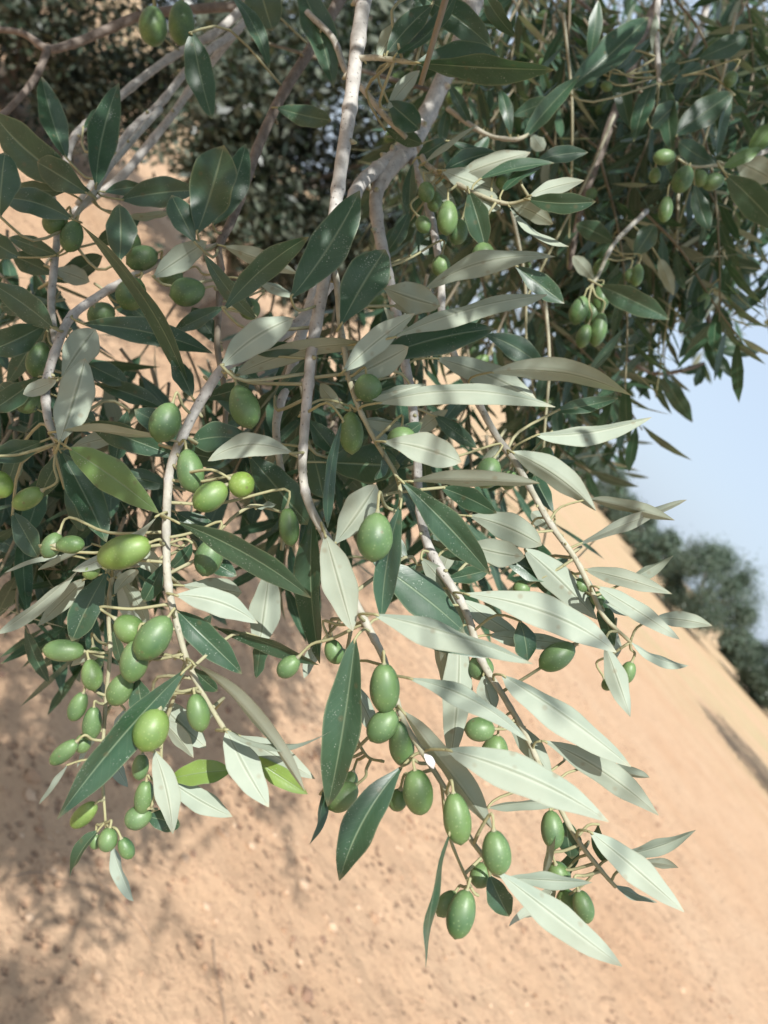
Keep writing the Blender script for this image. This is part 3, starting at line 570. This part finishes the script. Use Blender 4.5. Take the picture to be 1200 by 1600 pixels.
LV('shoot_b', [(820,214,906,118,28,'t'), (757,200,762,140,22,'t'), (800,182,862,157,26,'t'), (798,212,781,139,20,'t'), (762,202,748,133,14,'t'), (830,208,850,235,22,'u'), (735,195,700,130,18,'t'), (765,212,740,250,20,'t'),(700,170,690,235,18,'t')])
LV('hang_a', [(885,142,1013,27,46,'t',-6,D(dz=-2)), (950,126,1023,54,17,'t'), (1025,120,990,222,28,'t'), (1040,125,1049,237,28,'t'), (962,95,985,202,28,'t'), (1028,95,1025,20,16,'u'), (1030,130,1062,100,22,'t'),
 (1055,212,1146,144,42,'t'), (1050,130,1096,100,24,'t'), (1090,92,1169,57,32,'t'), (1146,146,1119,246,15,'t'), (920,100,935,0,22,'t'), (1018,200,1060,160,34,'t')])
LV('olives_right', [(1135,274,1216,357,46,'t',0,D(dz=-3)), (1150,254,1208,282,42,'u'), (1085,288,1109,361,26,'t'), (1165,250,1215,190,30,'t',0,D(mat_='g')), (1120,258,1060,220,30,'t',0,D(dz=2)), (1130,262,1190,230,20,'t',0,D(mat_='g'))])
LV('grape', [(937,446,1046,499,38,'t',3,D(dz=-3)), (1030,404,1053,462,20,'u'), (990,402,1023,351,32,'t'), (930,440,895,400,22,'u'), (960,380,900,350,30,'t')])
LV('sky_a', [(970,553,1032,539,15,'t'), (987,564,1036,557,11,'t'), (985,578,1016,625,16,'t'), (1036,588,1082,660,27,'t'), (1024,588,1045,612,16,'t'), (1060,580,1102,577,14,'t'), (1100,570,1086,604,14,'t'), (950,545,960,590,14,'t'), (1010,515,1040,522,10,'t'), (1100,566,1095,600,14,'t')])
LV('sky_b', [(1120,548,1186,551,20,'t'), (1114,546,1146,592,15,'t'), (1118,530,1165,540,16,'t'), (1110,500,1060,560,24,'t'), (1108,480,1060,520,26,'t'), (1105,460,1050,470,26,'t'), (1110,440,1170,480,26,'t'), (1105,500,1120,585,26,'t'), (1112,420,1060,400,26,'t'), (1120,400,1190,420,28,'t'), (1118,380,1075,340,26,'t'), (1130,480,1140,525,18,'t')])
LV('low_left', [(146,850,59,891,9,'u'), (112,868,7,895,8,'u'), (127,885,-6,991,20,'u',-10,D(dz=-1)), (132,905,58,979,28,'u',0,D(dz=1)), (167,893,112,1002,44,'t',0,D(dz=-1)), (185,905,231,982,22,'u'), (168,1020,111,1041,16,'u'),
 (153,1298,109,1372,18,'t',-3), (174,1318,209,1408,20,'u',0), (106,1195,61,1257,8,'u'), (195,1108,179,1160,15,'u'), (178,930,215,890,20,'u'), (172,970,190,1040,18,'t',0,D(dz=2)), (168,1180,200,1230,20,'u',0,D(dz=1)), (165,1120,120,1200,10,'u',0,D(dz=2))])
LV('low_twig', [(264,1218,362,1204,38,'t',0,D(dz=0,mat_='y')), (258,1214,363,1276,36,'u',0,D(dz=-.3)), (240,1172,270,1303,38,'u',0,D(dz=-.5)), (225,1275,282,1290,32,'t',0,D(dz=.6))])
LV('fruit_mid', [(400,795,432,788,10,'u')])

OLN = 0
def OV(brk, rows):
    global OLN
    for r in rows:
        x0, y0, x1, y1, wd = r[:5]; dz = r[5] if len(r) > 5 else -.6; mt = r[6] if len(r) > 6 else None
        rng = random.Random(int(x0*5+y1*3)); b = BR[brk]; i = b.near(x0, y0); z = b.c[i][2]/100+dz/100
        A = W3(x0, y0, z); Bp = W3(x1, y1, z+rng.uniform(-.003, .004))
        q = b.pts[i]; mb = MB(); olive_geom(mb, A, Bp, 1.0*wd*z/F, q, rng)
        o = mb.build('olive', [M_OLY if mt == 'y' else M_OL, M_BARK], b.obj, origin=A); OLN += 1
        if mt == 'y': o['label'] = 'bright yellow-green olive in the sun'
OV('bare_b', [(240,12,238,71,43,-8), (285,2,282,70,40,-6)])
OV('cluster_left', [(92,333,76,364,34), (120,345,105,393,34), (100,335,82,360,28,.8), (192,353,210,402,36,1)])
OV('side', [(246,395,198,412,38), (218,436,193,482,46), (178,482,138,500,36,1), (68,535,52,588,36,1), (58,608,30,642,40,1.5), (-10,738,10,776,38,-.5,'y'), (66,766,21,792,32,0,'y')])
OV('upper_left', [(320,450,266,462,44,-1), (285,425,250,440,30,2), (400,470,380,495,34,2)])
OV('left', [(270,630,247,690,48,-1), (370,602,393,668,46,-1), (291,702,303,769,42,-.8), (354,758,304,793,44,-1.2,'y'), (359,748,395,766,42,-1.6,'y'), (234,848,154,876,52,-1,'y'), (152,878,134,904,26,0,'y'),
 (93,833,69,871,30,1.5), (88,852,131,850,29,1), (336,843,317,899,44,0), (448,793,455,853,32,1), (181,967,222,998,44,0), (263,964,217,1029,52,-1), (216,1000,204,1066,44,-.3), (201,1052,175,1101,38,.6),
 (250,1108,222,1173,54,-1.6,'y'), (304,1084,315,1143,36,-.5), (312,870,325,900,20,2)])
OV('low_twig', [(229,1220,221,1272,30,.2), (237,1268,196,1286,36,.5), (222,1178,217,1219,26,.5)])
OV('low_left', [(132,1018,67,1015,35), (139,1030,148,1079,32), (131,1082,112,1126,28), (147,1104,141,1156,30), (121,1158,79,1193,27), (134,1146,125,1176,26,.4), (149,1256,113,1291,29,-.5,'y'), (172,1293,165,1331,30), (189,1309,205,1341,24), (150,1302,148,1327,18,.4), (146,1010,150,1050,26,1)])
OV('main', [(600,1037,602,1113,48,-1.2), (617,1111,579,1157,44,-.5), (622,1127,632,1196,40,-.2), (648,1203,658,1272,48,-.8),
 (626,1233,617,1266,30,.3), (515,999,529,1037,30,1), (466,1027,436,1056,31,1), (708,1238,720,1319,44,-1), (771,1297,780,1366,46,-1)])
OV('fork', [(590,801,582,877,57,-2.0), (548,643,550,709,38,.6), (572,586,578,627,44,-.5), (628,667,628,701,46,0)])
OV('tipfruit', [(730,1390,711,1466,44,-1), (712,1393,684,1431,30,.2), (757,1348,745,1387,34,.5)])
OV('fruit_low', [(557,1226,514,1264,40), (537,1197,520,1226,26,.3), (552,1205,540,1240,28,.6)])
OV('right', [(773,1139,726,1140,38), (778,1149,768,1203,44,.2), (745,1023,757,1062,40,.5), (897,1008,844,1043,40,0), (860,1266,866,1327,36,0), (868,1350,877,1384,38,.5), (904,1391,919,1442,32), (880,1389,893,1430,36,.4), (690,398,688,432,30,1), (772,716,752,762,40,0)])
OV('far_right', [(826,914,804,926,28,.4), (940,946,929,925,24,.5), (987,1034,974,1068,24,.3), (945,1060,955,1078,22,1), (857,698,848,733,26,1), (800,735,790,765,26,2), (900,905,915,925,24,1)])
OV('shoot_a', [(664,284,668,316,26), (654,339,669,363,24), (700,314,698,367,33), (722,343,711,382,30,.3), (755,378,755,414,36,-.3), (783,274,788,294,22,1), (680,300,678,330,24,1)])
OV('grape', [(913,463,897,506,29,-.5), (942,444,935,489,28,-.3), (919,507,906,543,24), (941,489,929,541,26), (928,470,922,510,24,.5), (998,413,993,447,20), (985,420,982,440,16,.5)])
OV('olives_right', [(1056,245,1021,246,24), (1076,261,1057,300,31), (1043,307,1037,347,22), (1132,280,1096,288,26), (1025,261,1022,286,18,.5), (1085,265,1100,290,24,.5)])
OV('hang_a', [(1146,111,1137,137,21), (951,127,945,143,19), (925,120,920,135,18)])

# ---- more shoots behind and around: near ones as leaves of their own, the deeper mass as foliage
FOL = MB(); FW = MB()
SC_ = CM.transposed() @ SUN
OPEN = [[(610,640),(700,520),(1180,520),(1180,1570),(590,1570),(540,1330),(470,930)], [(215,640),(330,640),(330,760),(430,780),(450,1320),(60,1320),(60,960),(215,900)], [(500,-60),(620,-60),(570,250),(480,250)], [(680,240),(960,210),(980,560),(840,440),(650,470)]]
def shades_lit(P):          # unseen crown pruned for light: no leaf where it shades the sunlit branches
    q = CM.transposed() @ (P-CP)
    for i, poly in enumerate(OPEN):
        for zz in ((.29, .34), (.32, .35), (.39,), (.41, .55))[i]:
            t = (q.z+zz)/SC_.z
            if t < .02: continue
            x = (q.x-t*SC_.x)/zz*F+600; y = 800-(q.y-t*SC_.y)/zz*F
            if inpoly(x, y, poly): return True
    return False
def free_leaf(mb, P, d, up, L, Wd, rng, nseg=4, ms=1, pet=None):
    wd = d.cross(up).normalized(); nn = wd.cross(d).normalized()
    if nn.dot(SUN*.6+(CP-P).normalized()) < 0 and rng.random() < .9: nn = -nn
    leaf_geom(mb, P, P+d*L, wd, nn, Wd, Vector((0, 0, -1))*rng.uniform(0, .06)*L, (rng.uniform(.42, .55), .85), rng.uniform(.1, .3), rng, nseg, ms, 0, pet, wav=.03)
def shoot(pts, r0, rng, spacing=.017, Lr=(.034, .056), own=None, frac=1.0, avoid=False, olives=0.0):
    c = [Vector(p) for p in catmull(pts, 6)]
    tube(FW if own is None else own['mb'], c, [r0*(1-.6*i/(len(c)-1)) for i in range(len(c))], 6)
    acc = 0; k = 0
    for i in range(1, len(c)):
        acc += (c[i]-c[i-1]).length
        while acc > spacing:
            acc -= spacing; k += 1
            d = (c[i]-c[i-1]).normalized(); o = d.orthogonal().normalized(); a0 = (k % 2)*math.pi/2+rng.uniform(-.35, .35)
            for s in (0, math.pi):
                if rng.random() > frac: continue
                side = Matrix.Rotation(a0+s, 3, d) @ o; dd = (d*rng.uniform(.45, 1.1)+side*rng.uniform(.7, 1)+Vector((0, 0, rng.uniform(-.3, .15)))).normalized()
                L = rng.uniform(*Lr); P = c[i]+dd*.006
                if avoid and (inframe(P) or inframe(P+dd*L) or shades_lit(P+dd*L*.5)): continue
                up = (side.cross(dd)).cross(dd); up = -d+side*.3+Vector((0, 0, .5))
                if own is None: free_leaf(FOL, P, dd, up, L, L*rng.uniform(.2, .27), rng)
                else:
                    mb = MB(); free_leaf(mb, P, dd, up, L, L*rng.uniform(.2, .27), rng, 8, 2, c[i]); own['leaves'].append((mb, P))
            if olives and rng.random() < olives:
                A = c[i]+Vector((rng.uniform(-.008, .008), rng.uniform(-.008, .008), -.010)); mb = MB()
                olive_geom(mb, A, A+Vector((rng.uniform(-.004, .004), rng.uniform(-.004, .004), -.017)), .0115, c[i], rng)
                FOLO.append((mb, A))
FOLO = []
rg = random.Random(21)
def pshoot(x, y, z, ang, Lm, rng, **kw):       # from a picture point, heading at a picture angle (deg, clockwise from right), length in metres
    a = math.radians(ang); d = (CM @ Vector((math.cos(a), -math.sin(a), rng.uniform(-.5, .5)))).normalized(); P = W3(x, y, z)
    g = Vector((0, 0, -1)); shoot([P, P+d*Lm*.35+g*.01, P+d*Lm*.7+g*.03, P+d*Lm+g*.06*Lm/.2], .0014, rng, **kw)
# near shoots in the upper right whose leaves stand singly (up to the limit)
OWN = []
for (x, y, z, ang, L) in [(880,20,.62,70,.17),(960,180,.66,110,.16),(800,330,.55,60,.13),(850,450,.52,75,.13),(1150,20,.66,95,.16),(1060,300,.72,80,.16)]:
    own = {'mb': MB(), 'leaves': []}; n0 = len(FW.v); pshoot(x, y, z, ang, L, rg, own=own, spacing=.02); OWN.append(own)
for own in OWN:
    bo = own['mb'].build('branch', [M_BARK], TREE, origin=own['mb'].v[0]); bo['label'] = 'shaded leafy twig in the upper right foliage'
    for mb, P in own['leaves']:
        if LEAFN < 296: mb.build('leaf', [M_LEAF, M_BARK], bo, origin=P); LEAFN += 1
def inpoly(x, y, poly):
    c = False; j = len(poly)-1
    for i in range(len(poly)):
        (xi, yi), (xj, yj) = poly[i], poly[j]
        if (yi > y) != (yj > y) and x < (xj-xi)*(y-yi)/(yj-yi)+xi: c = not c
        j = i
    return c
def mass(poly, n, z0, z1, rng, angs=(30, 120), L=(.10, .20), **kw):
    xs_ = [p[0] for p in poly]; ys_ = [p[1] for p in poly]; k = 0
    while k < n:
        x = rng.uniform(min(xs_), max(xs_)); y = rng.uniform(min(ys_), max(ys_))
        if not inpoly(x, y, poly): continue
        k += 1; pshoot(x, y, rng.uniform(z0, z1), rng.uniform(*angs), rng.uniform(*L), rng, **kw)
mass([(640,-60),(1240,-60),(1240,180),(1160,330),(1040,360),(960,470),(850,560),(740,560),(700,420),(640,260)], 95, .66, 1.15, rg, olives=.07)
mass([(640,-60),(1240,-60),(1240,120),(1100,200),(900,400),(760,420),(680,250)], 70, 1.15, 1.7, rg, L=(.15, .3))
mass([(640,-80),(1260,-80),(1260,240),(1150,240),(1000,330),(760,420),(640,250)], 110, 1.7, 2.6, rg, L=(.25, .4), spacing=.022, Lr=(.05, .075))
mass([(960,330),(1200,300),(1240,380),(1120,430),(1040,440),(960,430)], 26, .82, 1.0, rg, L=(.06, .11), angs=(60, 130))
mass([(740,560),(880,520),(900,640),(800,660)], 9, .75, .95, rg, L=(.06, .12))
mass([(860,600),(930,600),(900,680),(870,700)], 5, 1.0, 1.2, rg, L=(.08, .13), angs=(20, 80))
mass([(760,-60),(1250,-60),(1250,220),(960,280),(800,120)], 80, .8, 1.4, rg)
mass([(560,400),(720,430),(760,560),(700,700),(600,640)], 12, .5, .7, rg, L=(.05, .09))
mass([(300,400),(480,400),(640,470),(640,640),(520,700),(420,640),(320,560)], 32, .5, .75, rg, L=(.06, .10))
mass([(-60,560),(260,560),(240,820),(120,840),(-60,760)], 38, .45, .65, rg, L=(.05, .09))
mass([(640,640),(800,640),(860,780),(760,820),(660,760)], 12, .5, .65, rg, L=(.05, .09), angs=(30, 90))
mass([(-60,330),(130,380),(140,560),(120,720),(-60,760)], 26, .5, .75, rg, L=(.07, .13))
mass([(140,430),(330,420),(360,620),(200,700),(120,640)], 8, .5, .7, rg, L=(.06, .10))
mass([(500,560),(620,560),(640,740),(540,760)], 6, .52, .68, rg, L=(.06, .09))
# crown out of the frame: overhead and to the left, carried by boughs from the trunk
ro = random.Random(77)
def boxmass(lo, hi, n, L=(.15, .28), **kw):
    for k in range(n):
        P = Vector([ro.uniform(a, b) for a, b in zip(lo, hi)]); d = Vector((ro.uniform(-1, 1), ro.uniform(-1, 1), ro.uniform(-1, .2))).normalized(); Lm = ro.uniform(*L)
        pts = [P, P+d*Lm*.5, P+d*Lm+Vector((0, 0, -.04))]
        if any(inframe(q, 40) for q in pts): continue
        shoot(pts, .002, ro, avoid=True, **kw)
def shade_mass(poly, n, z0, z1, t0, t1, cover=1.0):       # unseen crown shoots added between the sun and the branches to shade them
    k = 0; xs_ = [p[0] for p in poly]; ys_ = [p[1] for p in poly]
    while k < n:
        x = ro.uniform(min(xs_), max(xs_)); y = ro.uniform(min(ys_), max(ys_))
        if not inpoly(x, y, poly): continue
        k += 1; P = W3(x, y, ro.uniform(z0, z1))+SUN*ro.uniform(t0, t1)
        d = Vector((ro.uniform(-1, 1), ro.uniform(-1, 1), ro.uniform(-1, .1))).normalized(); Lm = ro.uniform(.1, .2)
        pts = [P, P+d*Lm*.5, P+d*Lm+Vector((0, 0, -.03))]
        if any(inframe(q, 30) for q in pts): continue
        shoot(pts, .002, ro, avoid=True)
shade_mass([(-60,-60),(480,-60),(500,200),(640,250),(660,420),(620,600),(540,700),(430,660),(220,620),(-60,800)], 42, .33, .5, .3, .9)
shade_mass([(600,-60),(1260,-60),(1260,420),(1000,480),(860,330),(680,420)], 110, .55, 1.2, .5, 1.3)
shade_mass([(640,-60),(1260,-60),(1260,300),(1000,400),(760,420)], 120, 1.2, 2.6, .9, 2.4)
def ground_shade(poly, n, t0, t1):  # unseen crown shoots added overhead for their shadows on the ground
    k = 0; xs_ = [p[0] for p in poly]; ys_ = [p[1] for p in poly]
    while k < n:
        x = ro.uniform(min(xs_), max(xs_)); y = ro.uniform(min(ys_), max(ys_))
        if not inpoly(x, y, poly): continue
        k += 1; P = ground_at(x, y)+SUN*ro.uniform(t0, t1); d = Vector((ro.uniform(-1, 1), ro.uniform(-1, 1), ro.uniform(-.6, .1))).normalized(); Lm = ro.uniform(.15, .3)
        shoot([P, P+d*Lm*.5, P+d*Lm], .003, ro, avoid=True)
ground_shade([(-40,830),(260,830),(330,1000),(200,1260),(-40,1230)], 120, 2.3, 3.4)
ground_shade([(70,1290),(250,1280),(270,1400),(130,1440)], 16, 2.5, 3.2)
ground_shade([(330,1270),(430,1240),(450,1300),(350,1320)], 3, 2.5, 3.0)
ground_shade([(-60,1470),(85,1470),(95,1640),(-60,1640)], 26, 2.8, 3.4)  # leaf clump added in place of the camera holder to cast their shadow
boxmass((-1.0, -.35, 1.78), (-.16, .35, 2.35), 60)
boxmass((-1.6, .2, 1.5), (-.45, 1.4, 2.6), 110)
boxmass((-.35, .0, 2.25), (.35, .9, 2.9), 60)
boxmass((-3.6, -.2, 1.3), (-1.5, 2.2, 3.2), 130, spacing=.03)
boxmass((-2.4, 1.9, 3.2), (.3, 3.7, 4.5), 260, L=(.3, .5), spacing=.03, Lr=(.06, .085))  # high unseen leaf layer added to shade the background tree
tag(FOL.build('foliage', [M_LEAF, M_BARK], TREE, origin=W3(900, 200, .9)), kind='stuff')
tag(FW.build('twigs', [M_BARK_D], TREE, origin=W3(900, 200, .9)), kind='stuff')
for mb, A in FOLO[:90]: mb.build('olive', [M_OL, M_BARK], TREE, origin=A)
# trunk and boughs
tm = MB(); tr_ = random.Random(4)
tube(tm, catmull([(-2.12, 1.02, -.15), (-2.1, 1.0, .25), (-2.05, .98, .7), (-1.98, 1.0, 1.1), (-1.95, 1.02, 1.3)], 5), [.2-.0035*i for i in range(21)], 16, rng=tr_, knots=.06)
tm.build('trunk', [M_WOOD], TREE, origin=(-2.1, 1, 0))
def bough(pts, r0, r1):
    mb = MB(); c = catmull(pts, 6); n = len(c); tube(mb, c, [r0+(r1-r0)*i/(n-1) for i in range(n)], 9, rng=tr_, knots=.04)
    mb.build('bough', [M_BARK], TREE, origin=pts[0])
def end(k, i=0): return tuple(BR[k].pts[i])
bough([(-1.95, 1.02, 1.2), (-1.5, .85, 1.75), (-.95, .62, 2.05), (-.5, .5, 2.0), end('main')], .07, .005)
bough([(-1.95, 1.02, 1.25), (-1.5, 1.1, 1.9), (-.9, .9, 2.35), (-.45, .75, 2.2), end('right')], .07, .008)
bough([(-1.95, 1.02, 1.3), (-1.6, 1.2, 2.2), (-.9, 1.2, 2.8), (-.4, 1.2, 2.75), (0, 1.15, 2.55)], .07, .012)
bough([(-1.95, 1.02, 1.28), (-2.2, 1.1, 2.0), (-2.6, 1.2, 2.7)], .07, .02)
bough([(-.95, .62, 2.05), (-.6, .3, 2.15), (-.35, 0, 2.1), (-.3, -.3, 2.0)], .015, .004)

# small white petal caught on the main stem
pm = MB(); P = W3(672, 1188, .283); a = (CM @ Vector((.55, -.83, .1))).normalized(); b_ = a.cross(CZ).normalized()
for s in (-1, 1):
    vv = [P+a*(.0028*math.cos(t)*(1+.2*math.sin(3*t)))+b_*(.0013*math.sin(t)*(1.15 if s > 0 else 1))+CZ*(s*.0009*(1-abs(math.sin(t*2))*.3)) for t in [k*math.pi/8 for k in range(16)]]
    pm.add(vv+[P+CZ*s*.0017], [((k, (k+1) % 16, 16) if s > 0 else ((k+1) % 16, k, 16)) for k in range(16)])
tag(pm.build('petal', [M_WHITE], origin=P), 'small white dried petal stuck on the main stem between the lower olives', 'petal')
print('leaves', LEAFN, 'olives', OLN, 'foliage faces', len(FOL.f))
